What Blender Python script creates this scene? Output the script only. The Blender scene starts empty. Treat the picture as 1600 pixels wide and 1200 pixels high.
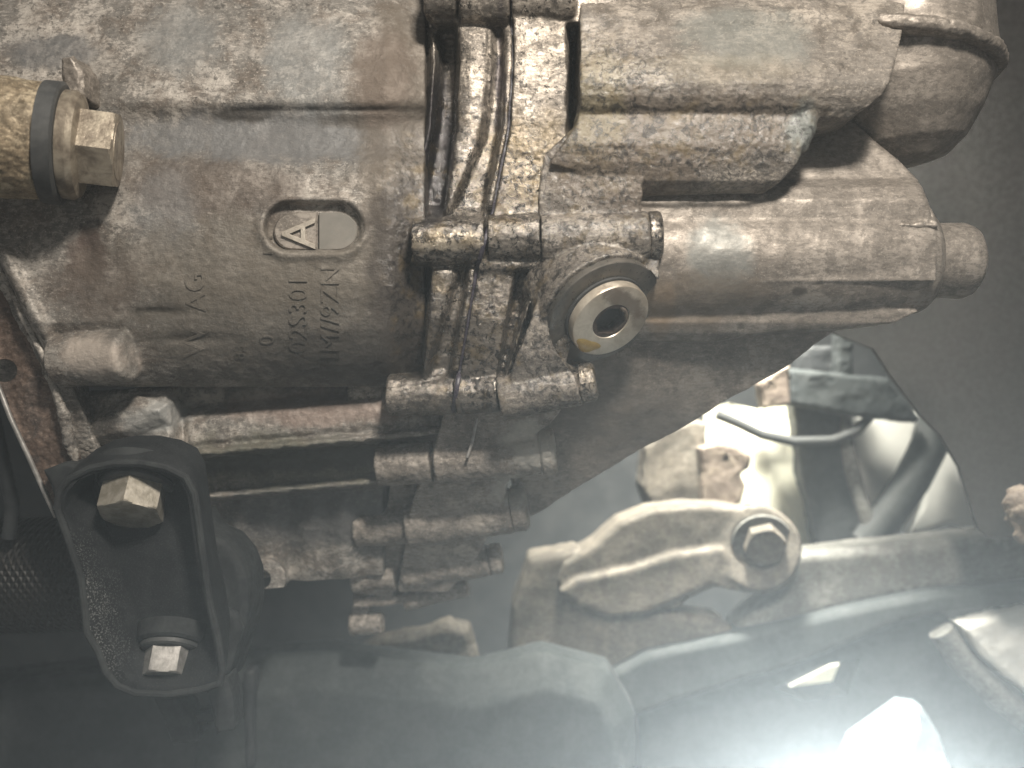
import bpy, bmesh, math, random
import numpy as np
from mathutils import Vector, Matrix
R = math.radians
random.seed(4); rng = np.random.default_rng(4)
sc = bpy.context.scene

# ---------------------------------------------------------------- units
# 1 unit of layout = 0.25 mm.  The camera stands 360 mm in front of the gearbox flange.
S = 0.00025
D = 1440.0
def W(x, y, d=0.0):
    k = (D + d) / D
    return Vector(((x - 800) * k * S, d * S, (600 - y) * k * S))
def arrW(x, y, d):
    k = (D + d) / D
    return np.stack([(x - 800) * k * S, d * S, (600 - y) * k * S], -1)

# ---------------------------------------------------------------- camera
cam = bpy.data.cameras.new('camera'); co = bpy.data.objects.new('camera', cam)
sc.collection.objects.link(co); sc.camera = co
co.location = (0, -D * S, 0); co.rotation_euler = (R(90), 0, 0)
cam.sensor_width = 36; cam.lens = 36 * D / 1600
cam.clip_start = 0.01; cam.clip_end = 50
cam.dof.use_dof = True; cam.dof.focus_distance = 0.362; cam.dof.aperture_fstop = 6.0

# ---------------------------------------------------------------- light
wd = bpy.data.worlds.new('World'); sc.world = wd; wd.use_nodes = True
bg = wd.node_tree.nodes['Background']
bg.inputs[0].default_value = (0.90, 0.87, 0.82, 1); bg.inputs[1].default_value = 0.17
def area(name, loc, target, size, power, col, size_y=None, spread=None):
    l = bpy.data.lights.new(name, 'AREA'); l.energy = power; l.color = col
    l.size = size
    if size_y: l.shape = 'RECTANGLE'; l.size_y = size_y
    if spread: l.spread = spread
    o = bpy.data.objects.new(name, l); sc.collection.objects.link(o)
    o.location = loc
    o.rotation_euler = (Vector(target) - Vector(loc)).to_track_quat('-Z', 'Y').to_euler()
    return o
# hand-held inspection lamp above the camera
area('inspection_lamp_light', (0.09, -0.375, 0.36), (0.0, 0.02, 0.0), 0.07, 4.0, (1.0, 0.93, 0.83), 0.06)
# added unseen light brightening the cream sheet and wheel well behind the gearbox
area('sheet_fill_light', (0.09, 0.10, 0.36), (0.145, 0.24, -0.02), 0.10, 3.0, (1.0, 0.97, 0.86), 0.06, R(60))
# the lit work lamp lying in the lower right of the view
area('work_lamp_light', W(1400, 1290, 235), (0.0, -0.28, -0.26), 0.05, 9.8, (0.90, 0.98, 0.97), 0.03, R(98))
sc.view_settings.view_transform = 'Standard'; sc.view_settings.look = 'None'
sc.view_settings.exposure = 0.18; sc.view_settings.gamma = 1
sc.cycles.use_denoising = True
sc.cycles.max_bounces = 6; sc.cycles.volume_bounces = 1

# ---------------------------------------------------------------- node helpers
class NT:
    def __init__(s, name):
        s.m = bpy.data.materials.new(name); s.m.use_nodes = True
        s.t = s.m.node_tree; s.b = s.t.nodes['Principled BSDF']
        tc = s.t.nodes.new('ShaderNodeNewGeometry'); s.P = tc.outputs['Position']
    def n(s, typ, **kw):
        nd = s.t.nodes.new(typ)
        for k, v in kw.items():
            if k.startswith('_'): setattr(nd, k[1:], v)
        return nd
    def put(s, sock, v):
        if isinstance(v, bpy.types.NodeSocket): s.t.links.new(v, sock)
        elif isinstance(v, (tuple, list)) and sock.type == 'RGBA': sock.default_value = (*v[:3], 1)
        else: sock.default_value = v
    def noise(s, scale, detail=4, rough=0.55, dist=0.0, stretch=None, off=0.0):
        nd = s.n('ShaderNodeTexNoise')
        nd.inputs['Scale'].default_value = scale; nd.inputs['Detail'].default_value = detail
        nd.inputs['Roughness'].default_value = rough; nd.inputs['Distortion'].default_value = dist
        mp = s.n('ShaderNodeMapping'); s.put(mp.inputs['Vector'], s.P)
        if stretch: mp.inputs['Scale'].default_value = stretch
        mp.inputs['Location'].default_value = (off, off * .7, off * 1.3)
        s.put(nd.inputs['Vector'], mp.outputs[0])
        return nd.outputs['Fac']
    def voro(s, scale, feature='F1', rnd=1.0):
        nd = s.n('ShaderNodeTexVoronoi'); nd.feature = feature
        nd.inputs['Scale'].default_value = scale; nd.inputs['Randomness'].default_value = rnd
        s.put(nd.inputs['Vector'], s.P)
        return nd.outputs['Distance']
    def ramp(s, f, lo, hi, a=0.0, b=1.0):
        nd = s.n('ShaderNodeMapRange'); nd.interpolation_type = 'SMOOTHSTEP'
        s.put(nd.inputs[0], f)
        nd.inputs[1].default_value = lo; nd.inputs[2].default_value = hi
        nd.inputs[3].default_value = a; nd.inputs[4].default_value = b
        return nd.outputs[0]
    def math(s, op, a, b=0.0, c=0.0, clamp=False):
        nd = s.n('ShaderNodeMath'); nd.operation = op; nd.use_clamp = clamp
        s.put(nd.inputs[0], a); s.put(nd.inputs[1], b); s.put(nd.inputs[2], c)
        return nd.outputs[0]
    def mix(s, f, a, b):
        nd = s.n('ShaderNodeMix'); nd.data_type = 'RGBA'
        s.put(nd.inputs[0], f); s.put(nd.inputs[6], a); s.put(nd.inputs[7], b)
        return nd.outputs[2]
    def spot(s, x, y, rx, ry, nz, soft=0.35, amt=0.9, tilt=0.0):
        """mask for stains and painted shading: an irregular patch on the casting round a place on it"""
        mp = s.n('ShaderNodeMapping'); mp.vector_type = 'TEXTURE'; s.put(mp.inputs['Vector'], s.P)
        c = W(x, y, 0); mp.inputs['Location'].default_value = (c.x, 0, c.z)
        mp.inputs['Rotation'].default_value = (0, tilt, 0)
        mp.inputs['Scale'].default_value = (rx * S, 1000, ry * S)
        ln = s.n('ShaderNodeVectorMath'); ln.operation = 'LENGTH'; s.put(ln.inputs[0], mp.outputs[0])
        v = s.math('ADD', ln.outputs['Value'], s.math('MULTIPLY', s.math('SUBTRACT', nz, 0.5), amt * 2))
        return s.ramp(v, 1 + soft, 1 - soft)
    def bump(s, layers, dist=0.0004):
        prev = None
        for h, st, ds in layers:
            b = s.n('ShaderNodeBump'); b.inputs['Strength'].default_value = st
            b.inputs['Distance'].default_value = ds
            s.put(b.inputs['Height'], h)
            if prev is not None: s.put(b.inputs['Normal'], prev)
            prev = b.outputs[0]
        s.put(s.b.inputs['Normal'], prev)
    def out(s, col, rough, metal=0.0, spec=0.5, coat=None):
        s.put(s.b.inputs['Base Color'], col); s.put(s.b.inputs['Roughness'], rough)
        s.put(s.b.inputs['Metallic'], metal); s.put(s.b.inputs['Specular IOR Level'], spec)
        if coat is not None:
            s.put(s.b.inputs['Coat Weight'], coat); s.b.inputs['Coat Roughness'].default_value = 0.14
        return s.m

def cast_metal(name, light, mid, dark, stains_shading=(), wet=(), pits=0.5, grain=1.0, rough=0.55, metal=0.35, stretch=None, seed=0.0, wetdark=0.55, wetmin=0.0, coarse=0.6):
    t = NT(name)
    big = t.noise(26, 5, 0.6, 0.6, stretch, seed)
    med = t.noise(95, 6, 0.65, 0.4, stretch, seed + 3)
    fin = t.noise(420, 5, 0.7, 0.0, None, seed + 5)
    vfin = t.noise(1300, 3, 0.6, 0.0, None, seed + 9)
    patch = t.noise(60, 8, 0.72, 0.3, None, seed + 17)
    col = t.mix(t.ramp(big, 0.38, 0.62), mid, light)
    col = t.mix(t.ramp(patch, 0.49, 0.53, 0, 0.85), col, tuple(c * .82 for c in mid))
    col = t.mix(t.ramp(med, 0.44, 0.66, 0, 0.8), col, dark)
    sp = t.noise(50, 4, 0.7, 0, None, seed + 31)
    speck = t.math('MULTIPLY', t.ramp(fin, 0.55, 0.61), t.ramp(sp, 0.38, 0.6, 0.2, 1))
    col = t.mix(t.math('MULTIPLY', speck, pits * 1.2, clamp=True), col, tuple(c * .18 for c in mid))
    scr = t.noise(620, 5, 0.75, 0.5, (0.45, 1, 1.15), seed + 61)
    col = t.mix(t.ramp(scr, 0.40, 0.50, 0.55, 0), col, tuple(c * .45 for c in mid))
    col = t.mix(t.ramp(scr, 0.56, 0.66, 0, 0.45), col, tuple(min(.8, c * 1.35) for c in light))
    lig = t.ramp(vfin, 0.56, 0.74, 0, 0.45)
    col = t.mix(lig, col, tuple(min(.8, c * 1.5) for c in light))
    for (x, y, rx, ry, c, st, tilt) in stains_shading:
        m = t.spot(x, y, rx, ry, t.noise(70, 7, 0.7, 0.3, None, seed + x * .01), tilt=tilt)
        col = t.mix(t.math('MULTIPLY', m, st), col, c)
    w = None
    for (x, y, rx, ry, tilt) in wet:
        m = t.spot(x, y, rx, ry, t.noise(60, 6, 0.7, 0.2, None, seed + 2 + x * .01), soft=.45, tilt=tilt)
        w = m if w is None else t.math('MAXIMUM', w, m)
    rg = t.ramp(med, 0.3, 0.7, rough - .1, min(1, rough + .16))
    coat = None
    if w is not None:
        if wetmin: w = t.math('MAXIMUM', w, wetmin)
        grime = t.noise(330, 6, 0.72, 0.8, None, seed + 21)
        gm = t.math('MULTIPLY', t.ramp(grime, 0.47, 0.60), w)
        col = t.mix(t.math('MULTIPLY', gm, wetdark * 1.5, clamp=True), col, (0.012, 0.010, 0.009))
        amb = t.ramp(t.noise(120, 5, 0.6, 0, None, seed + 41), 0.5, 0.68, 0, 0.55)
        col = t.mix(t.math('MULTIPLY', amb, w), col, (0.16, 0.115, 0.055))
        rg = t.math('SUBTRACT', rg, t.math('MULTIPLY', w, 0.22))
        coat = t.math('MULTIPLY', w, 0.7)
    t.bump([(t.noise(170, 6, 0.7, 0.3, stretch, seed + 13), 0.5 * grain, 0.0007),
            (fin, 0.75 * grain, 0.0005 * (0.4 + coarse)), (scr, 0.8 * grain, 0.0004), (vfin, 0.7 * grain, 0.0002)])
    if w is not None:
        # coat gets its own droplets relief
        b = t.n('ShaderNodeBump'); b.inputs['Strength'].default_value = 0.9; b.inputs['Distance'].default_value = 0.0011
        t.put(b.inputs['Height'], t.noise(330, 5, 0.65, 0.4, None, seed + 51)); t.put(t.b.inputs['Coat Normal'], b.outputs[0])
    return t.out(col, rg, metal, 0.38, coat)

def plain(name, c1, c2, rough=0.5, metal=0.0, scale=120, bump=0.3, spec=0.5, bd=0.0003):
    t = NT(name)
    a = t.noise(scale, 6, 0.65, 0.3); b = t.noise(scale * 6, 4, 0.6)
    col = t.mix(t.ramp(a, 0.35, 0.68), c1, c2)
    t.bump([(a, bump, bd * 2), (b, bump, bd)])
    return t.out(col, t.ramp(b, .3, .7, rough - .08, rough + .1), metal, spec)

LIGHT = (0.44, 0.40, 0.355); MID = (0.20, 0.185, 0.166); DARK = (0.115, 0.095, 0.078)
GREY = (0.20, 0.205, 0.20)
M = {}
M['left'] = cast_metal('stained_cast_aluminium', LIGHT, MID, (0.13, 0.105, 0.085), seed=1.0, pits=0.55, rough=0.58, grain=0.8,
    stains_shading=[(330, 290, 150, 50, (0.09, 0.068, 0.054), .65, .1), (440, 205, 260, 42, (0.14, 0.14, 0.14), .8, 0), (470, 80, 60, 80, GREY, .6, 0),
            (270, 40, 60, 60, GREY, .55, 0), (60, 62, 70, 30, (.13, .13, .13), .7, 0), (255, 330, 50, 70, (.20, .20, .20), .4, 0),
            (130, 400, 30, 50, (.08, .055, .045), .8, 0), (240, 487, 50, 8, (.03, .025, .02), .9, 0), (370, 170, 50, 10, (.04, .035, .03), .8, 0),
            (620, 200, 70, 260, (0.11, 0.09, 0.07), .75, 0), (430, 510, 260, 100, (0.10, 0.088, 0.073), .75, 0), (400, 410, 260, 70, (.15, .13, .105), .6, 0), (150, 440, 80, 50, (.10, .075, .06), .5, 0),
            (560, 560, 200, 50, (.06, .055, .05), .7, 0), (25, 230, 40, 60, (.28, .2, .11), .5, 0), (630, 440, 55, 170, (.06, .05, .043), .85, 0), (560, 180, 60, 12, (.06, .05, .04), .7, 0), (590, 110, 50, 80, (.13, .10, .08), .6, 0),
            (205, 658, 46, 26, (.50, .50, .48), .5, -.3), (480, 640, 170, 30, (.27, .2, .165), .6, 0), (400, 740, 200, 50, (.13, .13, .09), .5, 0),  # the palest spot paints a highlight onto the bulge
            (150, 556, 55, 34, (.50, .43, .37), .7, 0), (440, 840, 170, 60, (.10, .10, .10), .8, 0), (420, 735, 230, 24, (.06, .058, .05), .8, -.05)],  # last spot: darker strip between the ledges
    wet=[(660, 420, 60, 220, 0)])
M['right'] = cast_metal('oily_cast_aluminium', (0.33, 0.29, 0.245), (0.185, 0.163, 0.14), (0.085, 0.07, 0.056), seed=6.0, pits=0.5, metal=0.15, rough=0.6, grain=1.1,
    stains_shading=[(1160, 70, 95, 50, (0.17, 0.18, 0.165), .5, 0), (1060, 210, 200, 50, (0.12, 0.095, 0.072), .8, 0), (930, 190, 40, 100, (.17, .14, .07), .5, 0),
            (1100, 125, 150, 26, (.24, .21, .15), .25, 0), (1240, 215, 26, 40, (.17, .19, .18), .7, 0), (960, 280, 110, 50, (.13, .10, .075), .7, 0)],
    wet=[(920, 200, 130, 150, 0), (900, 400, 200, 120, 0), (850, 560, 110, 100, 0), (1100, 220, 170, 70, 0)])
M['cover'] = cast_metal('dusty_cast_aluminium', (0.34, 0.30, 0.26), (0.235, 0.205, 0.175), (0.15, 0.13, 0.11), seed=11.0, pits=0.25, rough=0.5, grain=0.28, coarse=.1, metal=.45,
    stains_shading=[(1120, 400, 50, 60, (.19, .2, .19), .6, 0), (1080, 470, 120, 40, (.20, .16, .12), .6, 0), (1250, 455, 12, 7, (.06, .05, .04), .9, 0), (1036, 478, 22, 38, (.30, .21, .13), .35, 0), (950, 640, 260, 90, (.17, .15, .13), .7, 0.5)])
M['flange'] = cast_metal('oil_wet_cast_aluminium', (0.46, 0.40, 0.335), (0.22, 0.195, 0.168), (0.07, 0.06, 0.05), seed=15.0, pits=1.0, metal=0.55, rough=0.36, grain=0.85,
    stains_shading=[(678, 220, 26, 150, (.03, .027, .03), .95, 0), (782, 180, 10, 150, (.04, .035, .045), .8, 0), (655, 510, 22, 90, (.035, .03, .03), .85, 0), (830, 250, 70, 70, (.17, .13, .075), .6, 0), (700, 380, 60, 14, (.55, .47, .36), .7, 0),  # dark channel spots: grime with the shade of the grooves painted in
            (700, 550, 100, 60, (.10, .085, .07), .6, 0), (780, 480, 40, 70, (.2, .17, .14), .4, 0)],
    wet=[(740, 340, 180, 180, 0), (900, 390, 220, 60, 0), (800, 560, 180, 110, 0)], wetdark=.62)
M['low'] = cast_metal('dusty_lower_casting', (0.42, 0.37, 0.32), (0.27, 0.24, 0.21), (0.14, 0.12, 0.10), seed=21.0, pits=0.5, rough=0.55, grain=.7,
    stains_shading=[(830, 700, 50, 40, (.55, .53, .48), .6, 0), (800, 790, 40, 30, (.5, .48, .44), .5, 0)])
M['black'] = plain('black_painted_metal', (0.018, 0.019, 0.020), (0.034, 0.036, 0.036), 0.8, 0.0, 90, 0.35, 0.2)
def dusty_black():
    t = NT('dusty_black_painted_steel')
    a = t.noise(90, 6, 0.65, 0.3); f = t.noise(1500, 4, 0.7)
    m = t.spot(165, 985, 34, 130, t.noise(60, 6, .7, 0, None, 3), soft=.7, tilt=-.25)
    col = t.mix(t.ramp(a, .35, .7), (0.008, 0.009, 0.010), (0.018, 0.019, 0.020))
    col = t.mix(t.math('MULTIPLY', t.ramp(f, .52, .62), t.math('ADD', t.math('MULTIPLY', m, .75), .04)), col, (0.30, 0.29, 0.27))
    t.bump([(a, .3, .0005), (f, .35, .00015)])
    return t.out(col, 0.78, 0, .2)
M['dusty'] = dusty_black()
M['rubber'] = plain('dark_rubber', (0.035, 0.036, 0.036), (0.06, 0.06, 0.058), 0.6, 0, 150, .2)
M['bolt'] = plain('yellowed_zinc_bolt', (0.24, 0.215, 0.17), (0.42, 0.38, 0.32), 0.42, 0.45, 160, .2)
M['bolt2'] = plain('grey_steel_bolt', (0.22, 0.21, 0.195), (0.38, 0.36, 0.34), 0.42, 0.45, 160, .2)
M['brass'] = plain('tarnished_brassy_steel', (0.15, 0.12, 0.09), (0.36, 0.31, 0.24), 0.45, 0.5, 130, .5)
def plug_mat():
    t = NT('worn_bright_steel')
    a = t.noise(130, 6, .65, .4); f = t.noise(900, 4, .6)
    col = t.mix(t.ramp(a, .38, .66), (0.50, 0.43, 0.34), (0.66, 0.59, 0.49))
    m = t.spot(970, 475, 42, 14, t.noise(220, 6, .7), tilt=.4)
    col = t.mix(t.math('MULTIPLY', m, .75), col, (0.17, 0.13, 0.10))
    m = t.spot(1000, 500, 14, 14, t.noise(150, 6, .7, 0, None, 4))
    col = t.mix(t.math('MULTIPLY', m, .5), col, (0.20, 0.15, 0.11))
    t.bump([(a, .25, .0004), (f, .3, .00012)])
    return t.out(col, t.ramp(a, .3, .7, .28, .45), 0.6)
M['plug'] = plug_mat()
M['seat'] = plain('machined_dark_seat', (0.10, 0.095, 0.085), (0.19, 0.17, 0.145), 0.34, 0.55, 80, .12)
M['oil'] = None
t = NT('amber_gear_oil'); t.b.inputs['Transmission Weight'].default_value = 0.85; t.b.inputs['IOR'].default_value = 1.47
M['oil'] = t.out((0.80, 0.60, 0.22), 0.05)
M['sealant'] = plain('dark_violet_sealant', (0.030, 0.026, 0.036), (0.055, 0.047, 0.062), 0.3, 0, 200, .6)
M['bgcast'] = cast_metal('pale_dusty_casting', (.17, .148, .12), (.12, .106, .087), (.075, .064, .052), seed=50, pits=.3, rough=.72, metal=0.0, grain=.6)
M['frame'] = cast_metal('grey_dusty_steel', (.18, .175, .16), (.125, .122, .112), (.085, .08, .07), seed=60, pits=.3, rough=.7, metal=0.0, grain=.35)
M['frame2'] = plain('dark_teal_grey_steel', (0.026, 0.031, 0.032), (0.045, 0.05, 0.05), 0.8, 0.1, 60, .12, bd=.0006)
M['darkbg'] = plain('blackened_steel', (0.018, 0.02, 0.022), (0.035, 0.037, 0.038), 0.6, 0, 40, .5)
M['liner'] = plain('black_plastic_liner', (0.010, 0.009, 0.0075), (0.012, 0.010, 0.009), 0.9, 0, 60, .03)
M['white'] = plain('creased_cream_plastic', (0.70, 0.68, 0.54), (0.80, 0.78, 0.66), 0.6, 0, 30, .4, bd=.001)
M['alloy'] = plain('grey_alloy', (0.58, 0.57, 0.53), (0.68, 0.67, 0.62), 0.5, 0, 30, .2)
M['tyre'] = plain('black_tyre_rubber', (0.028, 0.030, 0.030), (0.045, 0.047, 0.046), 0.7, 0, 60, .3)
M['rust'] = plain('rusty_brown_steel', (0.10, 0.075, 0.06), (0.22, 0.18, 0.14), 0.7, .1, 90, .6, bd=.0008)
def emit(name, col, st):
    m = bpy.data.materials.new(name); m.use_nodes = True; b = m.node_tree.nodes['Principled BSDF']
    b.inputs['Emission Color'].default_value = (*col, 1); b.inputs['Emission Strength'].default_value = st
    return m
M['glow'] = emit('lit_lamp_lens', (0.90, 0.98, 1.0), 2.2)
def braid():
    t = NT('braided_steel_weave')
    def wave(rot, sc_):
        mp = t.n('ShaderNodeMapping'); t.put(mp.inputs[0], t.P); mp.inputs['Rotation'].default_value = (0, rot, 0)
        w = t.n('ShaderNodeTexWave'); w.inputs['Scale'].default_value = sc_; w.inputs['Distortion'].default_value = 1.6
        t.put(w.inputs[0], mp.outputs[0]); return w.outputs['Fac']
    h = t.math('MAXIMUM', wave(.6, 110), wave(-.6, 110))
    col = t.mix(h, (0.006, 0.005, 0.005), (0.015, 0.013, 0.011))
    t.bump([(h, .8, .0008)]); return t.out(col, .5, .4)
M['braid'] = braid()
M['hazeblue'] = None

# ---------------------------------------------------------------- object helpers
def thing(name, label, cat, loc, group=None):
    o = bpy.data.objects.new(name, None); sc.collection.objects.link(o)
    o.location = loc; o.empty_display_size = .01
    o['label'] = label; o['category'] = cat
    if group: o['group'] = group
    return o
def tag(o, label, cat, group=None, kind=None):
    if label: o['label'] = label
    if cat: o['category'] = cat
    if group: o['group'] = group
    if kind: o['kind'] = kind
    return o
def link(name, me, mat, parent=None):
    o = bpy.data.objects.new(name, me); sc.collection.objects.link(o)
    if mat is not None:
        me.materials.clear(); me.materials.append(mat)
    if parent is not None:
        o.parent = parent
        root = parent
        mw = Matrix.Identity(4)
        chain = []
        p = parent
        while p is not None: chain.append(p); p = p.parent
        for p in reversed(chain): mw = mw @ p.matrix_parent_inverse @ p.matrix_basis
        o.matrix_parent_inverse = mw.inverted()
    return o
class MB:
    def __init__(s): s.v = []; s.f = []
    def add(s, vs, fs):
        n = len(s.v); s.v += [tuple(v) for v in vs]; s.f += [tuple(i + n for i in f) for f in fs]; return s
    def loft(s, rows, cap=True, cap0=True):
        m = len(rows[0]); vs = [v for r in rows for v in r]; fs = []
        for i in range(len(rows) - 1):
            for j in range(m):
                k = (j + 1) % m
                fs.append((i * m + j, i * m + k, (i + 1) * m + k, (i + 1) * m + j))
        if cap:
            if cap0: fs.append(tuple(reversed(range(m))))
            fs.append(tuple((len(rows) - 1) * m + j for j in range(m)))
        return s.add(vs, fs)
    def prism(s, poly, d0=None, thick=60, inset=0.0):
        """outline traced at its own distance, extruded straight back"""
        fr = [W(p[0], p[1], p[2] if len(p) > 2 else d0) for p in poly]
        bk = [v + Vector((0, thick * S, 0)) for v in fr]
        if inset:
            c = sum(fr, Vector()) / len(fr); n = len(fr)
            f2 = []
            for i, v in enumerate(fr):
                a = fr[i - 1]; b = fr[(i + 1) % n]
                e = ((b - a).cross(Vector((0, 1, 0)))).normalized()
                if e.dot(v - c) < 0: e = -e
                f2.append(v - e * inset * S)
            return s.loft([f2, [v + Vector((0, inset * S, 0)) for v in fr], bk])
        return s.loft([fr, bk])
    def ribbon(s, rows, thick=80, n=6, crown=0.0):
        """rows (y, xl, xr, d) or (y, xl, xr, dl, dr): a slab that follows a curved face"""
        L = []
        for r in rows:
            y, xl, xr, dl = r[:4]; dr = r[4] if len(r) > 4 else dl
            fr = []
            for i in range(n + 1):
                q = i / n
                fr.append(W(xl + (xr - xl) * q, y, dl + (dr - dl) * q - crown * math.sin(math.pi * q)))
            L.append(fr + [v + Vector((0, thick * S, 0)) for v in reversed(fr)])
        return s.loft(L)
    def lathe(s, p, axis, prof, seg=40, ref=None, hexa=False):
        """prof: (distance along axis, radius) in layout units, from world point p"""
        a = Vector(axis).normalized(); u = a.orthogonal().normalized() if ref is None else (Vector(ref) - a * a.dot(Vector(ref))).normalized()
        w = a.cross(u); rows = []
        for t_, r in prof:
            rows.append([p + a * t_ * S + (u * math.cos(q) + w * math.sin(q)) * max(r, .01) * S for q in (2 * math.pi * i / seg for i in range(seg))])
        return s.loft(rows)
    def cyl(s, a, b, r0, r1=None, seg=40, rnd=0.0):
        A = W(*a); B = W(*b); L = (B - A).length / S; r1 = r0 if r1 is None else r1
        pr = [(0, r0), (L, r1)]
        if rnd: pr = [(0, r0), (L - rnd, r1), (L - rnd * .6, r1 - rnd * .1), (L - rnd * .25, r1 - rnd * .4), (L, r1 - rnd)]
        return s.lathe(A, B - A, pr, seg)
    def tube(s, pts, r, seg=14):
        P = [Vector(p) for p in pts]; rows = []; up = Vector((0, 0, 1)); n = len(P)
        pu = None
        for i in range(n):
            tg = (P[min(i + 1, n - 1)] - P[max(i - 1, 0)]).normalized()
            u = tg.orthogonal().normalized() if pu is None else (pu - tg * tg.dot(pu)).normalized()
            pu = u; w = tg.cross(u); rr = r[i] if isinstance(r, (list, tuple)) else r
            rows.append([P[i] + (u * math.cos(q) + w * math.sin(q)) * rr * S for q in (2 * math.pi * k / seg for k in range(seg))])
        return s.loft(rows)
    def sheet(s, x0, x1, y0, y1, step, fn, thick=80, warp=None):
        xs = np.arange(x0, x1 + .1, step); ys = np.arange(y0, y1 + .1, step)
        X, Y = np.meshgrid(xs, ys)
        if warp: X, Y = warp(X, Y)
        d = fn(X, Y); F = arrW(X, Y, d).reshape(-1, 3)
        B = F + np.array([0, thick * S, 0]); nx, ny = len(xs), len(ys); N = nx * ny
        fs = []
        for j in range(ny - 1):
            for i in range(nx - 1):
                a = j * nx + i; q = (a, a + nx, a + nx + 1, a + 1)
                fs.append(q); fs.append(tuple(N + k for k in reversed(q)))
        bd = [i for i in range(nx)] + [j * nx + nx - 1 for j in range(1, ny)] + [(ny - 1) * nx + i for i in range(nx - 2, -1, -1)] + [j * nx for j in range(ny - 2, 0, -1)]
        for i in range(len(bd)):
            a, b = bd[i], bd[(i + 1) % len(bd)]; fs.append((a, b, N + b, N + a))
        return s.add(list(F) + list(B), fs)
    def mesh(s, name):
        me = bpy.data.meshes.new(name); me.from_pydata([tuple(v) for v in s.v], [], s.f); me.update()
        bm = bmesh.new(); bm.from_mesh(me); bmesh.ops.recalc_face_normals(bm, faces=bm.faces); bm.to_mesh(me); bm.free()
        return me
    def build(s, name, mat, parent=None, smooth=30, bevel=0.0):
        me = s.mesh(name)
        if bevel:
            bm = bmesh.new(); bm.from_mesh(me)
            ed = [e for e in bm.edges if len(e.link_faces) == 2 and e.calc_face_angle(0) > R(28)]
            bmesh.ops.bevel(bm, geom=ed, offset=bevel * S, segments=2, affect='EDGES', clamp_overlap=True)
            bm.to_mesh(me); bm.free()
        if smooth:
            me.shade_smooth(); me.set_sharp_from_angle(angle=R(smooth))
        return link(name, me, mat, parent)
_tex = {}
def clouds(size, depth=3):
    k = (size, depth)
    if k not in _tex:
        t_ = bpy.data.textures.new('relief', 'CLOUDS'); t_.noise_scale = size; t_.noise_depth = depth; _tex[k] = t_
    return _tex[k]
def cast(name, mb, mat, parent=None, voxel=2.6, it=6, disp=((0.012, 5.0), (0.0022, 2.0)), cutters=(), fac=.5, tris=0.0):
    """fuse overlapping solids into one casting with filleted corners and a rough skin"""
    me = mb.mesh(name + '_raw'); o = bpy.data.objects.new('raw', me); sc.collection.objects.link(o)
    m = o.modifiers.new('r', 'REMESH'); m.mode = 'VOXEL'; m.voxel_size = voxel * S; m.use_smooth_shade = True
    sm = o.modifiers.new('s', 'SMOOTH'); sm.factor = fac; sm.iterations = it
    for sz, st in disp:
        d_ = o.modifiers.new('d', 'DISPLACE'); d_.texture = clouds(sz); d_.texture_coords = 'GLOBAL'; d_.strength = st * S * 2; d_.mid_level = .5
    tmp = []
    for cb in cutters:
        cm = cb.mesh('cut'); c = bpy.data.objects.new('cut', cm); sc.collection.objects.link(c); tmp.append(c)
        b = o.modifiers.new('b', 'BOOLEAN'); b.operation = 'DIFFERENCE'; b.solver = 'EXACT'; b.object = c
    dg = bpy.context.evaluated_depsgraph_get(); dg.update()
    out = bpy.data.meshes.new_from_object(o.evaluated_get(dg))
    out.name = name; out.shade_smooth()
    if cutters: out.set_sharp_from_angle(angle=R(40))
    bpy.data.objects.remove(o)
    for c in tmp: bpy.data.objects.remove(c)
    return link(name, out, mat, parent)
def sstep(v, a, b):
    t_ = np.clip((v - a) / (b - a), 0, 1); return t_ * t_ * (3 - 2 * t_)
def hexprof(mb, p, axis, r, t0, t1, ref, ch=6):
    """hexagonal head with a chamfered outer end"""
    a = Vector(axis).normalized(); u = (Vector(ref) - a * a.dot(Vector(ref))).normalized(); w = a.cross(u)
    rows = []
    N = 48
    def row(t_, rr, cut):
        pts = []
        for i in range(N):
            q = 2 * math.pi * i / N
            m = (q % (math.pi / 3)) - math.pi / 6
            rh = rr * math.cos(math.pi / 6) / math.cos(m)
            rh = min(rh, cut)
            pts.append(p + a * t_ * S + (u * math.cos(q) + w * math.sin(q)) * rh * S)
        return pts
    L = t1 - t0
    rows = [row(t0, r, 1e9), row(t1 - ch * .55, r, 1e9), row(t1 - ch * .25, r, r * .955), row(t1, r, r * .87)]
    return mb.loft(rows)

# ================================================================ GEARBOX
gear = thing('gearbox', 'oil-stained cast aluminium gearbox filling the upper left, with a steel drain plug', 'gearbox', W(700, 600, 200))

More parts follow.
